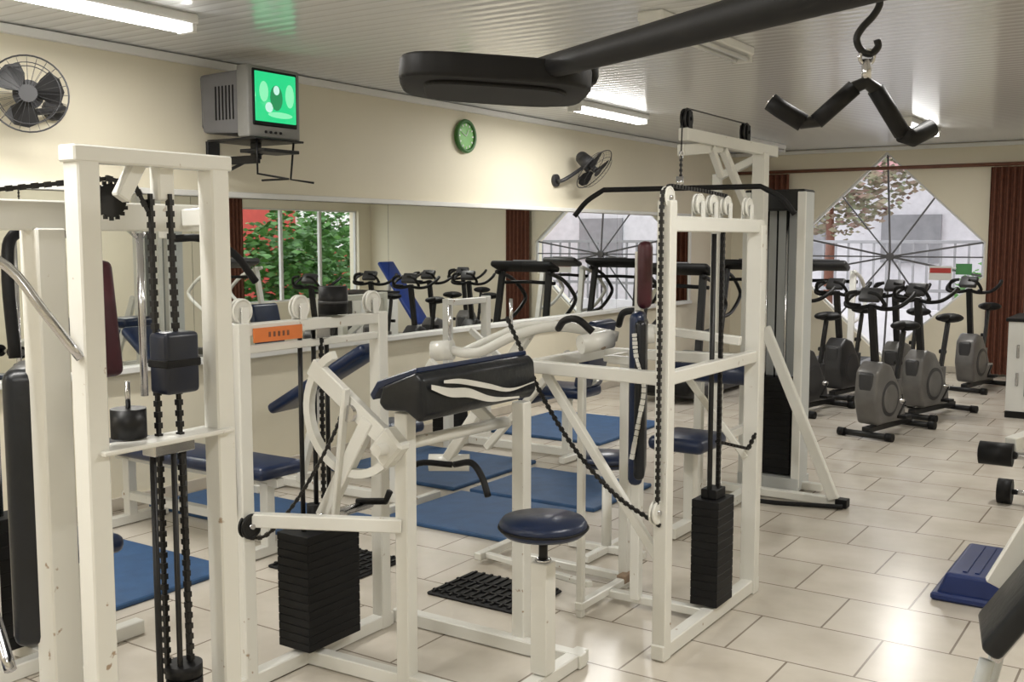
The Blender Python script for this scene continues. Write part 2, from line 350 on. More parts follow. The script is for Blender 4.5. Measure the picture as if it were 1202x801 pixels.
b.done(loc=(x1,1.6,0))
# pec deck behind tower
b=B('pec_deck_machine'); px,py=-3.45,2.42
b.post(px-.1,py,0,1.72,.06,WHT); b.post(px-.1,py-.42,0,1.68,.05,WHT); b.beam((px-.1,py-.5,1.68),(px-.1,py+.45,1.68),.05,.06,WHT)
b.box((px,py-.02,1.30),(.07,.16,.44),MAR,rot=(0,-.12,0),bev=.03,seg=3); b.beam((px-.1,py,1.3),(px,py,1.3),.05,.05,WHT)
b.beam((px-.3,py-.2,.03),(px+.25,py-.2,.03),.06,.06,WHT); b.beam((px-.1,py-.5,.03),(px-.1,py+.2,.03),.06,.06,WHT)
b.box((px+.10,py-.22,.5),(.26,.26,.07),BLU,bev=.03,seg=3); b.post(px+.10,py-.22,0,.46,.06,WHT)
b.tube(cr([(px-.05,py+.38,1.6),(px+.05,py+.44,1.60),(px+.1,py+.56,1.54),(px+.12,py+.66,1.42)],6),.016,BLK); b.beam((px-.1,py+.38,1.6),(px-.1,py+.38,1.68),.04,.04,WHT)
b.tube(cr([(px,py-.12,1.62),(px+.05,py-.35,1.62),(px+.1,py-.42,1.5),(px+.12,py-.42,1.2)],6),.02,BLK)
b.cyl((px+.08,py+.12,1.62),(px+.08,py+.12,1.0),.014,CHR); b.ring((px+.08,py+.12,1.63),(1,0,0),.026,.008,CHR); b.beam((px-.1,py+.12,1.66),(px+.08,py+.12,1.64),.03,.03,WHT)
b.plates((px-.22,py-.25,.08),(.12,.24,.5),10,BLK); b.cyl((px-.22,py-.3,.5),(px-.22,py-.3,1.66),.01,CHR); b.cyl((px-.22,py-.2,.5),(px-.22,py-.2,1.66),.01,CHR)
b.done(loc=(px,py,0))
# ------------------------------------------------------------ M3 preacher curl machine
b=B('preacher_curl_machine'); fx=-2.77; ya=2.48
b.post(fx,ya,0,1.31,W,WHT); b.post(fx,3.21,0,1.31,W,WHT); b.beam((fx,ya-.03,1.285),(fx,3.24,1.285),.05,.045,WHT); b.beam((fx,ya,1.215),(fx,3.21,1.215),.04,.03,WHT)
b.box((fx+.03,2.635,1.265),(.008,.23,.05),ORG,bev=0); b.box((fx+.03,2.86,1.25),(.006,.07,.035),CHR,bev=0)
for k in range(5): b.box((fx+.0345,2.59+.022*k,1.265),(.001,.010,.018),BRNW,bev=0)
b.beam((fx,2.40,.03),(fx,3.26,.03),W,W,WHT); b.beam((fx,3.30,.03),(-1.86,3.30,.03),W,W,WHT); b.beam((fx,2.78,.03),(-1.86,2.82,.03),W,W,WHT)
b.beam((-1.90,2.72,.03),(-1.90,3.36,.03),W,W,WHT)
b.plates((fx,2.85,.07),(.16,.28,.44),14,BLK)
for y in(2.77,2.84,2.91): b.cyl((fx,y,.5),(fx,y,1.26),.009,BLKM,8)
b.chain([(fx+.02,2.86,1.26),(fx+.02,2.86,.5)],CHN); b.cyl((fx,2.83,.5),(fx,2.83,.6),.03,BLK)
b.cyl((fx,2.95,1.315),(fx,2.95,1.42),.055,BLK,24); b.cyl((fx,2.95,1.355),(fx,2.95,1.365),.057,DGY,24)
for y in(ya+.01,2.77,3.17):
    b.pulley((fx,y,1.35),(1,0,0),.045,WHT)
    for s_ in(-.022,.022): b.box((fx+s_,y,1.335),(.005,.03,.06),WHT2,bev=0)
b.chain([(fx-.02,ya-.02,1.395),(fx-.02,ya-.045,1.35),(fx+.0,ya-.045,.64)],CHN); b.pulley((fx+.03,ya+.0,.60),(1,0,0),.045,BLKM)
b.chain(cr([(fx+.02,ya,.555),(fx+.06,2.54,.565),(fx+.14,2.62,.70),(fx+.22,2.70,.90),(fx+.25,2.74,1.02)],6),CHN)
b.beam((fx,ya,.62),(-2.30,2.78,.60),.045,.05,WHT)
xn,yn,xf,yf=-2.30,2.80,-2.16,3.33
b.post(xn,yn,0,1.0,W,WHT); b.post(xf,yf,0,.98,W,WHT); b.beam((xn+.0,yn,1.005),(xf-.06,yf,1.005),.04,.03,WHT)
PC=3.075; PT=.70
b.prism([(0,.065),(-.03,.09),(-.18,.03),(-.20,-.03),(-.175,-.055),(-.08,-.05),(-.02,-.085),(.01,-.05)],(-2.16,PC,1.065),(1,0,0),(0,0,1),PT,BLKV,bev=.014,seg=3,smooth=True)
b.prism([(0,0),(-.17,-.065),(-.20,-.11),(-.215,-.09),(-.18,-.04),(-.005,.018)],(-2.19,PC,1.150),(1,0,0),(0,0,1),PT-.02,BLU,bev=.004,seg=1)
STR=mat('white_vinyl_stripe',(.72,.71,.66),.45)
def ribbon(pts,w,x=-2.141):
    pr=None
    q=cr([(x,y,z) for y,z in pts],6); n=len(q)
    for i,c in enumerate(q):
        t=i/(n-1); ww=w*(.25+.75*math.sin(math.pi*min(1,t+.1)))
        xx=x+(c.z-1.06)*(-.06)
        cur=(b.bm.verts.new((xx,c.y,c.z-ww/2)),b.bm.verts.new((xx,c.y,c.z+ww/2)))
        if pr: f=b.bm.faces.new((pr[0],cur[0],cur[1],pr[1])); f.material_index=b.mi(STR)
        pr=cur
ribbon([(2.75,1.105),(2.85,1.075),(2.96,1.06),(3.10,1.02),(3.28,1.005)],.034)
ribbon([(2.82,1.115),(2.92,1.105),(3.08,1.07),(3.22,1.04),(3.39,1.05)],.020)
# cam + lever
cc=V((-2.50,2.76,.985))
def arcband(R,w,a0,a1,n=24):
    A=[(math.cos(math.radians(a0+(a1-a0)*k/n))*R,math.sin(math.radians(a0+(a1-a0)*k/n))*R) for k in range(n+1)]
    return A+[(x*(R-w)/R,y*(R-w)/R) for x,y in A[::-1]]
b.prism(arcband(.235,.03,115,325),cc,(1,0,0),(0,0,1),.03,WHT,bev=0)
b.beam((-2.70,2.76,1.14),(-2.28,2.757,.86),.035,.07,WHT); b.beam((-2.42,2.755,.97),(-2.66,2.76,.58),.04,.06,WHT); b.beam((-2.50,2.72,1.08),(-2.58,2.74,.6),.02,.035,WHT)
b.box((-2.33,2.752,.88),(.10,.062,.12),WHT,rot=(0,.75,0),bev=.01); b.cyl((-2.33,2.68,.88),(-2.28,3.40,.88),.022,WHT); b.cyl((-2.50,2.725,.985),(-2.50,2.80,.985),.03,CHR)
b.beam((-2.30,3.34,.88),(-2.62,3.34,1.10),.03,.05,WHT)
b.tube([(-2.66,2.95,.60),(-2.52,2.95,.62),(-2.50,2.95,.66)],.013,BLK); b.cyl((-2.64,2.66,.585),(-2.64,3.0,.585),.018,CHR)
b.tube(cr([(-2.25,3.02,.78),(-2.16,3.0,.80),(-2.10,2.98,.76),(-2.06,2.96,.70)],5),.012,BLK)
b.done(loc=(fx,2.9,0))
def stool(x,y,z,base='post',r=.155):
    b=B('round_stool')
    prof=[(0,0),(r*.9,0),(r,.015),(r,.04),(r*.93,.055),(0,.062)]
    tb=bmesh.new(); rings=[]
    for pr,pz in prof[1:-1]: rings.append([tb.verts.new((x+pr*math.cos(k*math.pi/16),y+pr*math.sin(k*math.pi/16),z-.06+pz)) for k in range(32)])
    for a,c in zip(rings[:-1],rings[1:]):
        for k in range(32): tb.faces.new((a[k],a[(k+1)%32],c[(k+1)%32],c[k]))
    t=tb.verts.new((x,y,z+.005))
    for k in range(32): tb.faces.new((rings[-1][k],rings[-1][(k+1)%32],t))
    tb.faces.new(rings[0][::-1]); b._add(tb,BLU,True)
    b.ring((x,y,z-.035),(0,0,1),r+.002,.005,BLK,32,6)
    b.cyl((x,y,z-.2),(x,y,z-.06),.016,BLKM); b.cyl((x,y,z-.075),(x,y,z-.06),.06,BLKM)
    if base=='post':
        b.box((x,y,(z-.16+.06)/2),(W+.01,W+.01,z-.16-.06),WHT); b.ring((x,y,z-.155),(0,0,1),.022,.008,CHR)
    else:
        b.cyl((x,y,.03),(x,y,z-.15),.025,WHT); b.beam((x-.22,y,.025),(x+.22,y,.025),.04,.04,WHT); b.beam((x,y-.22,.025),(x,y+.22,.025),.04,.04,WHT)
    b.done(loc=(x,y,0))
stool(-1.90,3.07,.625); stool(-2.48,4.62,.52,'x',.15)
# ------------------------------------------------------------ M2 cable machine
b=B('cable_weight_machine'); mx=-1.66; yb=4.46
b.post(mx,3.54,0,1.74,W,WHT); b.post(mx,yb,0,1.66,.07,WHT,W); b.beam((mx,3.54,1.655),(mx,yb+.03,1.655),.052,.06,WHT)
b.beam((mx,3.5,.035),(mx,yb+.06,.035),W,.06,WHT); b.beam((mx,3.54,1.08),(mx,yb,1.08),.05,.055,WHT)
b.plates((mx-.02,4.07,.07),(.12,.17,.45),13,BLK); b.box((mx-.02,4.07,.54),(.07,.1,.04),BLK)
for y in(4.03,4.12): b.cyl((mx-.02,y,.1),(mx-.02,y,1.62),.011,BLKM,8)
b.chain([(mx+.0,4.075,1.64),(mx,4.075,.55)],CHN)
for y in(3.82,3.95,4.10,4.34):
    b.pulley((mx,y,1.735),(1,0,0),.04,WHT)
    for s_ in(-.02,.02): b.box((mx+s_,y,1.71),(.005,.03,.07),WHT2,bev=0)
b.pulley((mx,3.54,1.75),(1,0,0),.042,WHT)
b.chain([(mx+.0,4.1,1.775),(mx,3.9,1.785),(mx,3.56,1.795),(mx,3.50,1.77),(mx,3.49,1.7),(mx-.0,3.49,.62)],CHN)
b.pulley((mx-.01,3.50,.58),(1,0,0),.045,WHT)
b.chain(cr([(-2.42,3.62,1.27),(-2.34,3.60,1.15),(-2.22,3.58,.96),(-2.05,3.56,.76),(-1.86,3.54,.61),(-1.66,3.51,.53)],6),CHN)
b.chain([(mx-.02,4.1,.75),(mx+.02,4.36,.68),(mx+.03,4.42,.74)],CHN)
b.beam((mx,3.54,1.08),(-2.32,3.60,1.08),.05,.055,WHT); b.beam((mx,4.3,1.08),(-2.32,4.22,1.08),.05,.05,WHT); b.beam((-2.3,3.58,1.08),(-2.3,4.24,1.08),.05,.05,WHT)
b.beam((mx,4.3,1.16),(-2.1,4.26,1.20),.04,.04,WHT)
b.post(-2.14,3.76,0,1.06,.03,WHT); b.post(-2.16,4.2,0,1.06,.045,WHT); b.beam((-2.14,3.74,.05),(-2.14,4.24,.05),.04,.04,WHT); b.beam((-2.8,4.24,.04),(-2.1,4.22,.04),.045,.04,WHT)
b.beam((-2.14,4.12,.06),(-2.14,4.22,.06),.046,.046,RUST)
b.beam((-2.9,4.16,.04),(-2.14,3.84,.12),.035,.03,WHT); b.beam((-2.92,4.1,.04),(-2.92,4.4,.04),.045,.04,WHT); b.beam((-2.14,4.0,.04),(mx,4.0,.04),.045,.04,WHT)
b.beam((-2.22,3.60,1.06),(mx,3.55,.36),.03,.04,WHT)
# swing arm
b.tube(cr([(-2.80,3.70,1.11),(-2.66,3.74,1.10),(-2.5,3.8,1.18),(-2.34,3.9,1.22),(-2.1,4.0,1.18)],6),.022,WHT,12)
b.tube(cr([(-2.76,3.78,1.10),(-2.62,3.84,1.17),(-2.5,3.9,1.22),(-2.3,4.0,1.22)],6),.016,WHT,12)
b.cyl((-2.86,3.68,1.10),(-2.77,3.71,1.11),.045,WHT); b.cyl((-2.78,3.70,1.13),(-2.78,3.70,1.31),.008,CHR); b.cyl((-2.52,3.8,1.2),(-2.52,3.8,1.34),.008,CHR)
b.cyl((-2.16,3.78,1.16),(-2.08,3.9,1.18),.04,WHT); b.cyl((-2.06,4.05,1.18),(-1.98,4.1,1.19),.04,WHT)
b.beam((-2.46,3.86,1.20),(-2.9,3.84,.58),.05,.05,WHT); b.beam((-2.34,4.0,1.1),(-2.78,3.98,.62),.035,.035,WHT)
b.cyl((-2.98,3.80,.56),(-2.82,3.90,.56),.04,WHT); b.tube(cr([(-2.86,3.82,.56),(-2.98,3.72,.57),(-3.02,3.66,.5)],5),.014,BLK)
b.tube(cr([(-2.28,3.8,1.22),(-2.22,3.75,1.26),(-2.14,3.72,1.27),(-2.08,3.74,1.22)],5),.015,BLK)
b.tube(cr([(-2.15,4.1,1.22),(-2.1,4.05,1.28),(-2.0,4.0,1.29),(-1.97,4.0,1.24)],5),.015,BLK)
# backrest
b.box((-1.97,3.93,.94),(.06,.24,.72),BLU,rot=(0,0,.42),bev=.026,seg=3); b.box((-1.945,3.915,.94),(.045,.245,.66),BLKV,rot=(0,0,.42),bev=.02,seg=3)
b.box((-1.955,3.96,1.45),(.06,.14,.28),MAR,rot=(0,0,.42),bev=.026,seg=3); b.beam((-1.99,3.98,.7),(-1.99,3.98,1.55),.035,.035,WHT); b.beam((-1.99,3.98,1.08),(-2.14,4.0,1.08),.04,.04,WHT); b.beam((-2.16,4.0,1.08),(-2.16,4.2,1.08),.03,.03,WHT)
pts=cr([(-1.915,3.788,1.22),(-1.905,3.79,1.12),(-1.875,3.80,1.0),(-1.895,3.793,.85),(-1.92,3.786,.70)],6)
for a_,c_ in zip(pts[:-1],pts[1:]): b.beam(a_,c_,.018,.014,STR,0)
b.beam((-1.99,3.98,.72),(-1.99,3.98,.04),.045,.045,WHT)
b.beam((-1.95,4.35,1.0),(-1.68,4.44,.62),.03,.035,WHT)
b.done(loc=(mx,4,0))
# ------------------------------------------------------------ lat pulldown
b=B('lat_pulldown_machine'); lx=-2.30
b.beam((lx,5.08,2.14),(lx,6.45,2.14),.06,.07,WHT); b.beam((lx-.02,5.1,2.06),(lx-.02,5.7,2.12),.05,.06,WHT); b.post(lx,6.22,0,2.12,.08,WHT); b.post(lx-.28,6.22,0,2.0,.05,WHT)
b.beam((lx,5.45,2.1),(lx,5.6,1.95),.04,.04,WHT); b.beam((lx-.28,6.22,1.98),(lx,6.22,2.1),.05,.05,WHT); b.beam((lx,5.62,2.1),(lx,6.2,1.62),.04,.05,WHT)
for y in(5.12,5.95): b.pulley((lx,y,2.22),(1,0,0),.055,BLKM,.025); b.box((lx,y,2.2),(.05,.05,.12),BLK)
b.tube([(lx,5.95,2.27),(lx,5.12,2.275),(lx,5.07,2.22),(lx,5.06,2.05)],.004,CHN,6)
b.ring((lx,5.06,2.03),(1,0,0),.02,.004,CHR); b.chain([(lx,5.06,2.02),(lx,5.06,1.9)],CHN,w=.012)
b.tube(cr([(lx-.56,4.93,1.72),(lx-.50,4.96,1.80),(lx-.42,5.0,1.86)],4)+[V((lx+.42,5.09,1.86))]+cr([(lx+.42,5.09,1.86),(lx+.52,5.12,1.80),(lx+.58,5.14,1.72)],4)[1:],.014,BLK)
b.cyl((lx,5.05,1.86),(lx,5.05,1.92),.02,CHR)
for x in(-2.45,-2.10): b.box((x,6.5,.96),(.045,.16,1.86),GSTEEL); b.box((x,6.41,.96),(.05,.025,1.86),WHT2)
b.box((-2.275,6.5,1.84),(.39,.2,.13),BLKM,bev=.01); b.box((-2.275,6.5,.05),(.40,.22,.08),GSTEEL)
b.plates((-2.275,6.5,.1),(.25,.12,.62),14,BLK)
for x in(-2.34,-2.21): b.cyl((x,6.48,.1),(x,6.48,1.85),.011,CHR,8)
b.box((-2.275,6.575,.95),(.30,.012,1.75),GSTEEL); b.cyl((-2.275,6.48,.7),(-2.275,6.48,1.82),.006,BLK,8)
b.beam((-2.24,6.19,1.06),(-1.78,6.17,.05),.04,.065,WHT); b.beam((-2.6,6.2,.035),(-1.76,6.2,.035),.06,.05,WHT); b.box((-1.74,6.2,.03),(.07,.07,.05),BLK)
b.tube(cr([(-2.35,6.0,.02),(-2.1,6.02,.02),(-1.9,6.08,.02),(-1.72,6.14,.02)],4),.014,BLK)
b.beam((-2.5,6.5,.035),(-1.95,6.5,.035),.05,.05,WHT)
b.beam((lx,5.0,.04),(lx,6.2,.04),.06,.06,WHT); b.post(lx,5.25,0,.47,.06,WHT); b.box((lx,5.2,.51),(.32,.36,.08),BLU,bev=.035,seg=3)
b.post(lx,5.6,0,.92,.055,WHT); b.cyl((lx-.20,5.58,.84),(lx+.20,5.58,.84),.06,BLU,20); b.beam((lx,5.6,.45),(lx,6.2,.45),.05,.05,WHT)
b.box((lx-.28,5.9,.86),(.30,.34,.09),BLU,bev=.03,seg=3); b.post(lx-.28,6.0,0,.82,.05,WHT)
b.done(loc=(lx,6,0))
# ------------------------------------------------------------ exercise bikes
def bike(x,y,ang,shell=SIL):
    b=B('exercise_bike')
    for fx_,w in((.40,.24),(-.40,.24)):
        b.cyl((fx_,-w,.035),(fx_,w,.035),.026,BLKM)
        for s_ in(-1,1): b.cyl((fx_,s_*w,.035),(fx_,s_*(w-.06),.035),.034,BLK)
    b.beam((-.40,0,.07),(.40,0,.07),.07,.05,BLKM)
    b.prism([(.36,.11),(.44,.32),(.41,.56),(.30,.64),(.16,.60),(.02,.44),(-.12,.22),(-.14,.11)],(0,0,0),(1,0,0),(0,0,1),.20,shell,bev=.03,seg=3,smooth=True)
    b.cyl((.18,-.105,.32),(.18,.105,.32),.15,DGY,28); b.cyl((.18,-.11,.32),(.18,.11,.32),.12,shell,24)
    b.box((.395,0,.42),(.07,.13,.26),DGY,rot=(0,.05,0),bev=.02,seg=2)
    b.cyl((-.02,-.14,.28),(-.02,.14,.28),.02,CHR)
    for s_ in(-1,1):
        b.beam((-.02,s_*.14,.28),(-.02+s_*.12,s_*.14,.28-s_*.11),.015,.025,BLKM); b.box((-.02+s_*.12,s_*.19,.28-s_*.11),(.10,.08,.025),BLK)
    b.beam((.26,0,.58),(.36,0,1.12),.05,.06,BLKM)
    b.box((.38,0,1.19),(.05,.18,.13),DGY,rot=(0,-.7,0),bev=.015,seg=2); b.box((.357,0,1.21),(.01,.11,.06),GRY,rot=(0,-.7,0))
    for s_ in(-1,1):
        b.tube(cr([(.36,0,1.1),(.38,s_*.12,1.08),(.36,s_*.23,1.10),(.22,s_*.26,1.16),(.10,s_*.24,1.20)],5),.018,BLK)
        b.tube(cr([(.36,s_*.1,1.1),(.46,s_*.16,1.12),(.52,s_*.13,1.20),(.52,s_*.05,1.22)],4),.016,BLK)
    b.beam((-.10,0,.30),(-.24,0,.86),.035,.05,BLKM); b.beam((-.12,0,.1),(-.14,0,.45),.07,.07,shell); b.cyl((-.22,-.06,.58),(-.22,.0,.58),.02,BLK)
    b.sph((-.28,0,.90),(.13,.12,.045),BLK); b.sph((-.15,0,.91),(.13,.05,.035),BLK)
    return b.done(M=TR(x,y,0,ang)@Matrix.Scale(.97,4))
for x,y,a,s_ in((-2.14,8.88,-102,SIL),(-2.02,10.0,-105,SIL),(-2.42,10.7,-98,SIL),(-1.98,12.0,-100,SIL),(-3.0,9.6,-100,DGY),(-2.98,10.75,-100,DGY)):
    bike(x,y,math.radians(a),s_)
# treadmills
def treadmill(x,y,ang,fr=BLKM,con=BLK,cw=.78):
    b=B('treadmill')
    b.box((-.1,0,.10),(1.55,.66,.10),DGY,bev=.02,seg=2); b.box((-.15,0,.155),(1.4,.46,.012),BLK,bev=0)
    for s_ in(-1,1): b.box((-.1,s_*.29,.16),(1.5,.08,.02),GRY)
    b.box((.62,0,.17),(.34,.66,.16),con,bev=.05,seg=3)
    for s_ in(-1,1):
        b.beam((.62,s_*.33,.1),(.42,s_*.30,1.25),.05,.07,fr)
        b.tube(cr([(.50,s_*.33,1.24),(.2,s_*.33,1.16),(-.02,s_*.33,1.02),(-.08,s_*.33,.9),(.2,s_*.33,.72),(.52,s_*.33,.68)],5),.022,fr)
    b.box((.44,0,1.30),(.22,cw,.07),con,rot=(0,-.35,0),bev=.03,seg=3); b.box((.40,0,1.345),(.10,.3,.02),GRY,rot=(0,-.35,0))
    b.tube([(.35,-.33,1.12),(.33,0,1.13),(.35,.33,1.12)],.02,BLK)
    return b.done(M=TR(x,y,0,ang))
treadmill(-4.40,10.0,math.radians(-90)); treadmill(-4.40,12.1,math.radians(-90)); treadmill(-3.58,12.2,math.radians(-88),WHT2,DGY,.5)
treadmill(-.2,8.9,math.radians(180),WHT2,DGY,.55)
# ------------------------------------------------------------ benches near mirror
b=B('flat_weight_bench'); y=3.65
b.box((-4.45,y,.45),(1.35,.30,.07),BLU,bev=.03,seg=3); b.beam((-5.1,y,.385),(-3.8,y,.385),.05,.05,WHT); b.beam((-5.05,y,.16),(-3.85,y,.16),.05,.05,WHT)
for x in(-5.0,-3.9): b.post(x,y,.05,.38,.055,WHT); b.beam((x,y-.24,.03),(x,y+.24,.03),.055,.055,WHT)
b.done(loc=(-4.45,y,0))
b=B('incline_weight_bench'); q=-.17
b.obox((-4.35+q,4.75,.74),V((.85,.1,.5)).normalized(),V((-.117,.993,0)),V((.85,.1,.5)).normalized().cross(V((-.117,.993,0))),(.85,.28,.07),BLU,bev=.03,seg=3)
b.box((-3.87+q,4.8,.47),(.28,.3,.07),BLU,bev=.03,seg=3); b.beam((-4.8+q,4.75,.04),(-3.7+q,4.8,.04),.055,.055,WHT); b.post(-3.85+q,4.8,.05,.44,.055,WHT); b.beam((-4.6+q,4.75,.05),(-4.4+q,4.75,.68),.05,.05,WHT)
b.beam((-4.75+q,4.5,.03),(-4.75+q,5.0,.03),.05,.05,WHT); b.beam((-3.72+q,4.55,.03),(-3.72+q,5.05,.03),.05,.05,WHT); b.beam((-4.1+q,4.78,.5),(-3.8+q,4.8,.42),.05,.05,WHT)
b.done(loc=(-4.4,4.75,0))
b=B('leg_press_machine')
b.post(-4.75,6.3,0,1.15,.06,WHT); b.post(-4.75,6.8,0,1.15,.06,WHT); b.beam((-4.75,6.3,1.12),(-4.75,6.8,1.12),.06,.05,WHT); b.beam((-4.75,6.55,.04),(-3.7,6.55,.04),.06,.06,WHT)
b.box((-3.85,6.55,.5),(.40,.34,.08),BLU,bev=.03,seg=3); b.post(-3.85,6.55,.05,.46,.06,WHT); b.box((-3.62,6.55,.78),(.08,.32,.5),BLU,rot=(0,.25,0),bev=.03,seg=3)
b.beam((-4.75,6.3,.04),(-4.75,6.8,.04),.06,.06,WHT); b.beam((-3.75,6.3,.03),(-3.75,6.8,.03),.05,.05,WHT); b.beam((-4.72,6.55,.9),(-4.1,6.55,.45),.04,.05,WHT); b.cyl((-4.1,6.35,.44),(-4.1,6.75,.44),.05,BLU)
b.plates((-4.92,6.55,.08),(.14,.28,.5),10,BLK); b.beam((-3.85,6.55,.42),(-3.6,6.55,.6),.04,.04,WHT)
b.done(loc=(-4.3,6.5,0))
b=B('sit_up_board'); sx,sy=-.62,12.1
b.beam((sx-.35,sy,.35),(sx+.35,sy,1.25),.34,.06,BRB,bev=.02,seg=3); b.beam((sx+.25,sy,1.05),(sx+.4,sy,.03),.05,.05,WHT2); b.post(sx-.32,sy,0,.35,.05,WHT2); b.beam((sx-.32,sy-.22,.03),(sx-.32,sy+.22,.03),.05,.05,WHT2); b.beam((sx+.4,sy-.22,.03),(sx+.4,sy+.22,.03),.05,.05,WHT2); b.beam((sx+.4,sy,.06),(sx-.32,sy,.06),.04,.04,WHT2)
b.done(loc=(sx,sy,0))
# ------------------------------------------------------------ mats
def fmat(x0,x1,y0,y1,m=MATB,t=.025,nm='exercise_mat',ribs=False):
    b=B(nm); b.box(((x0+x1)/2,(y0+y1)/2,t/2),(x1-x0,y1-y0,t),m,bev=.006)
    if ribs:
        n=int((x1-x0)/.045)
        for k in range(n): b.box((x0+.03+k*.045,(y0+y1)/2,t+.003),(.012,y1-y0-.02,.008),m,bev=0)
        n=int((y1-y0)/.09)
        for k in range(n): b.box(((x0+x1)/2,y0+.04+k*.09,t+.003),(x1-x0-.02,.012,.008),m,bev=0)
    b.done(loc=((x0+x1)/2,(y0+y1)/2,0))
fmat(-3.84,-2.98,4.48,5.22); fmat(-3.82,-2.92,5.28,6.05); fmat(-4.98,-3.92,5.25,6.24); fmat(-4.95,-3.85,7.05,8.2); fmat(-5.2,-3.85,3.92,4.46); fmat(-4.85,-3.84,2.55,3.37)
fmat(-2.86,-2.36,3.62,3.98,BLK,.015,'rubber_floor_mat',True); fmat(-3.75,-3.25,3.5,3.95,BLK,.015,'rubber_floor_mat',True)
# ------------------------------------------------------------ right side
STB=mat('blue_plastic_step',(.006,.022,.12),.4)
b=B('aerobic_step'); b.prism([(-.32,0),(.32,0),(.27,.13),(-.27,.13)],(-.62,5.1,0),(1,0,0),(0,0,1),.56,STB,bev=.015,seg=3)
for k in range(9): b.box((-.82+.05*k,5.1,.132),(.018,.46,.006),STB,bev=0)
b.box((-.62,5.1,.02),(.66,.6,.035),STB,bev=.01)
b.done(loc=(-.62,5.1,0))
b=B('storage_cabinet'); b.box((-1.05,10.6,.44),(.8,.75,.86),PLW,bev=.006); b.box((-1.05,10.6,.88),(.84,.79,.03),BLK); b.box((-1.0,10.215,.5),(.6,.01,.6),DGY); b.box((-1.05,10.22,.03),(.8,.01,.06),BLK)
for z in(.35,.6): b.box((-1.36,10.21,z),(.02,.02,.12),CHR)
b.done(loc=(-1.05,10.6,0))
b=B('leg_curl_bench')
x=-.94; b.cyl((x,5.85,.49),(x+.16,5.85,.49),.060,BLK,24); b.cyl((x+.36,5.85,.49),(x+.5,5.85,.49),.060,BLK,24); b.cyl((x-.006,5.85,.49),(x,5.85,.49),.035,GRY); b.cyl((x,5.85,.49),(x+.5,5.85,.49),.02,CHR)
b.beam((x+.14,5.88,.54),(x+.42,6.4,.62),.07,.07,WHT); b.box((-.45,6.9,.56),(.36,1.1,.08),BLU,bev=.03,seg=3); b.beam((-.45,6.3,.48),(-.45,7.4,.48),.06,.06,WHT)
for y in(6.45,7.3): b.post(-.45,y,.05,.48,.06,WHT); b.beam((-.7,y,.03),(-.2,y,.03),.06,.06,WHT)
b.done(loc=(-.45,6.6,0))
b=B('dumbbell')
for s_ in(-1,1): b.cyl((-.86+s_*.05,6.86,.075),(-.86+s_*.13,6.86,.075),.075,BLK,20,smooth=True)
b.cyl((-.93,6.86,.075),(-.79,6.86,.075),.016,CHR); b.done(loc=(-.86,6.86,0))
b=B('incline_bench'); dx=-.085
def D(x,y,z): return (x+dx,y,z)
b.beam(D(-.36,3.0,.52),D(.12,3.1,1.28),.28,.06,BLKV,bev=.02,seg=3); b.beam(D(-.34,3.0,.47),D(.12,3.1,1.2),.06,.03,CHR)
b.tube(cr([D(-.34,2.9,.5),D(-.38,2.85,.3),D(-.45,2.75,.03)],5),.02,GSTEEL); b.tube(cr([D(-.34,3.15,.5),D(-.38,3.2,.3),D(-.45,3.3,.03)],5),.02,GSTEEL); b.cyl(D(-.45,2.7,.02),D(-.45,3.35,.02),.02,BLK)
b.beam(D(-.37,3.17,.62),D(-.05,3.24,1.30),.035,.06,WHT); b.beam(D(0,3.08,1.05),D(.25,3.08,.03),.05,.05,WHT); b.beam(D(-.45,3.05,.05),D(.3,3.08,.05),.05,.05,WHT); b.beam(D(.28,2.8,.03),D(.28,3.35,.03),.05,.05,WHT)
b.done(loc=(-.2,3.05,0))
# ------------------------------------------------------------ foreground overhead machine
b=B('overhead_cable_station')
P0=V((.30,.82,1.865)); P1=V((-1.17,1.86,1.945))
b.post(.30,.82,0,2.45,.07,BLKM); b.beam((0,.5,.03),(.6,1.1,.03),.06,.06,BLKM); b.beam((0.05,1.1,.03),(.55,.55,.03),.06,.06,BLKM)
b.tube([P0,P0.lerp(P1,.5),P0.lerp(P1,.86),P0.lerp(P1,1.02)],[.029,.027,.0245,.023],BLK,20)
dv=V((.80,.60,0)).normalized(); dp=V((-.60,.80,0)).normalized(); c=P1+V((-.12,.02,-.01))
def superell(a,bb,n=32,e=4.2): return [(a*abs(math.cos(t))**(2/e)*(1 if math.cos(t)>=0 else -1),bb*abs(math.sin(t))**(2/e)*(1 if math.sin(t)>=0 else -1)) for t in [2*math.pi*k/n for k in range(n)]]
dvt=(dv+V((0,0,-.06))).normalized()
b.prism(superell(.20,.19),c,dvt,dp,.048,BLK,bev=.008,seg=3,smooth=True)
b.prism(superell(.15,.14),c-V((0,0,.027)),dvt,dp,.01,BLK,bev=.003,seg=1,smooth=False)
b.box(c+dv*.17+V((0,0,.02)),(.10,.09,.06),BLK,rot=(0,0,.64),bev=.015,seg=2)
Q=V((-.55,2.03,2.42)); b.beam((.30,.82,2.42),tuple(Q+V((-.06,.085,0))),.06,.06,BLKM); b.pulley(tuple(Q-V((0,0,.07))),(.8,.55,0),.05,BLKM)
o=V((-.55,2.03,1.885)); Rr=V((.834,.552,0)); up=V((0,0,1))
z=2.36
k=0
while z>2.060:
    b.ring((o.x,o.y,z),Rr if k%2 else (.552,-.834,0),.011,.0032,CHN,12,6); z-=.019; k+=1
S=[(-.020,.148),(-.006,.170),(.014,.168),(.021,.150),(.010,.128),(-.010,.106),(-.020,.086),(-.012,.066),(.006,.058),(.020,.070),(.018,.084)]
b.tube(cr([o+Rr*p[0]+up*p[1] for p in S],5),.0070,BLKM,8)
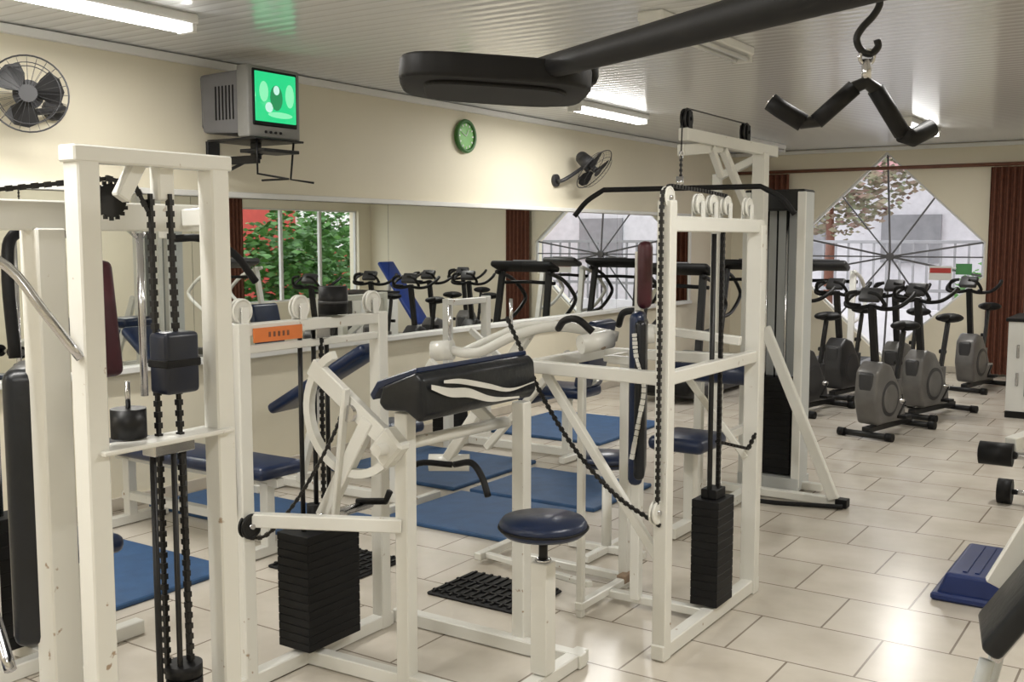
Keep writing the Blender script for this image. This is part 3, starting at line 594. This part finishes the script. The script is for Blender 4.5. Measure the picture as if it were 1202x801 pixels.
b.cyl(o+up*.048,o+up*.0,.009,CHR); b.ring(o+up*.052,(.552,-.834,0),.013,.004,CHR)
pl=[(-.168,-.024),(-.150,-.038),(-.108,-.066),(-.085,-.064),(-.02,-.003),(0,.006),(.02,-.006),(.078,-.086),(.10,-.094),(.140,-.074)]
pt=[o+Rr*p[0]+up*p[1]+V((.552,-.834,0))*(-abs(p[0])*.25) for p in pl]
b.tube(pt,.0125,BLKM,14); b.tube(pt[:3],.0175,BLK,14); b.tube(pt[-3:],.0175,BLK,14); b.tube(pt[3:5],.0160,BLK,14); b.tube(pt[6:8],.0160,BLK,14)
b.cyl(pt[0],pt[0]+(pt[0]-pt[1]).normalized()*.003,.012,CHR); b.cyl(pt[-1],pt[-1]+(pt[-1]-pt[-2]).normalized()*.003,.012,CHR)
b.done(loc=(.3,.82,0))
# ------------------------------------------------------------ outside
slab('exterior_ground',(-14,YF+.3,-.25),(6.2,34,-.15),mat('street_concrete',(.5,.48,.47),.8))
slab('exterior_yard',(XR+.25,4,-.25),(6.2,YF+.3,-.15),mat('yard_ground',(.25,.28,.15),.9))
LEAF=mat('leaf_green',(.10,.26,.05),.5,0,.3,4,col2=(.03,.10,.02)); LEAF2=mat('leaf_light',(.22,.27,.15),.6,0,.3,4,col2=(.26,.15,.13))
def shrub(c,r,n,m,nm='garden_shrub',trunk=0):
    b=B(nm); b.mi(m)
    if trunk: b.tube([(c[0],c[1],-.15),(c[0]+.05,c[1],c[2]*.5),(c[0],c[1],c[2])],[.12,.09,.05],BRNW)
    for _ in range(n):
        d=V((random.gauss(0,1),random.gauss(0,1),random.gauss(0,1))).normalized(); q=V(c)+V((d.x*r[0],d.y*r[1],d.z*r[2]))*(random.random()**.4)*(1+.25*noise.noise(d*2.5))
        if q.z<-.1: continue
        X,Y,Z=basis(V((random.gauss(0,1),random.gauss(0,1),random.gauss(0,1)))); s=.05+.06*random.random()
        b.quad([q-X*s,q-Y*s*.5,q+X*s,q+Y*s*.5],m)
    return b.done(loc=(c[0],c[1],0))
shrub((2.8,13.2,1.0),(1.1,1.0,1.2),2600,LEAF); shrub((3.6,15.8,1.3),(1.2,1.3,1.6),2600,LEAF); shrub((3.6,11.3,.8),(.9,.9,1.1),1800,LEAF)
shrub((-6.1,20.2,2.9),(1.7,1.2,1.3),3200,LEAF2,'street_tree',1); shrub((-3.2,20.4,3.1),(1.3,1.0,1.0),2200,LEAF2,'street_tree',1); shrub((-2.6,18.6,.6),(.9,.6,.7),1500,LEAF,'garden_shrub')
PINK=mat('pink_facade',(.55,.30,.30),.8); RED=mat('red_facade',(.50,.07,.05),.7); LG=mat('light_facade',(.60,.59,.61),.8); GR2=mat('fence_grey',(.25,.25,.26),.5)
b=B('neighbour_building'); b.box((-4,24,2.4),(16,2,5.1),LG,bev=0); b.box((-4,22.95,3.5),(16,.1,1.0),PINK,bev=0)
for k in range(6): b.box((-10+2.4*k,22.97,1.6),(1.2,.06,1.0),GR2,bev=0)
b.done(loc=(-4,24,0))
b=B('red_neighbour_house'); b.box((6.8,16,2),(.6,14,4.3),RED,bev=0); b.box((6.46,14,1.8),(.1,2,1.0),PLW,bev=0); b.box((6.46,18,1.8),(.1,2,1.0),PLW,bev=0); b.done(loc=(6.8,16,0))
b=B('street_fence'); b.box((-4,17,.15),(12,.15,.7),LG,bev=0)
for k in range(60): b.box((-10+.2*k,17,1.0),(.03,.03,1.1),GR2,bev=0)
b.box((-4,17,1.55),(12,.05,.05),GR2); b.box((-4,17,.8),(12,.05,.05),GR2); b.done(loc=(-4,17,0))
# ------------------------------------------------------------ world, sun, camera
w=bpy.data.worlds.new('World'); sc.world=w; w.use_nodes=True; bg=w.node_tree.nodes['Background']; bg.inputs[0].default_value=(.93,.95,1,1); bg.inputs[1].default_value=3.3
cam=bpy.data.cameras.new('camera'); co=bpy.data.objects.new('camera',cam); bpy.context.collection.objects.link(co)
cam.sensor_width=36; cam.lens=36*1230/1202; co.location=(0,0,1.6); co.rotation_euler=(math.radians(90-5.58),0,math.radians(33.5)); cam.clip_start=.05
sc.camera=co
sc.view_settings.view_transform='Standard'
sc.view_settings.exposure=-.2
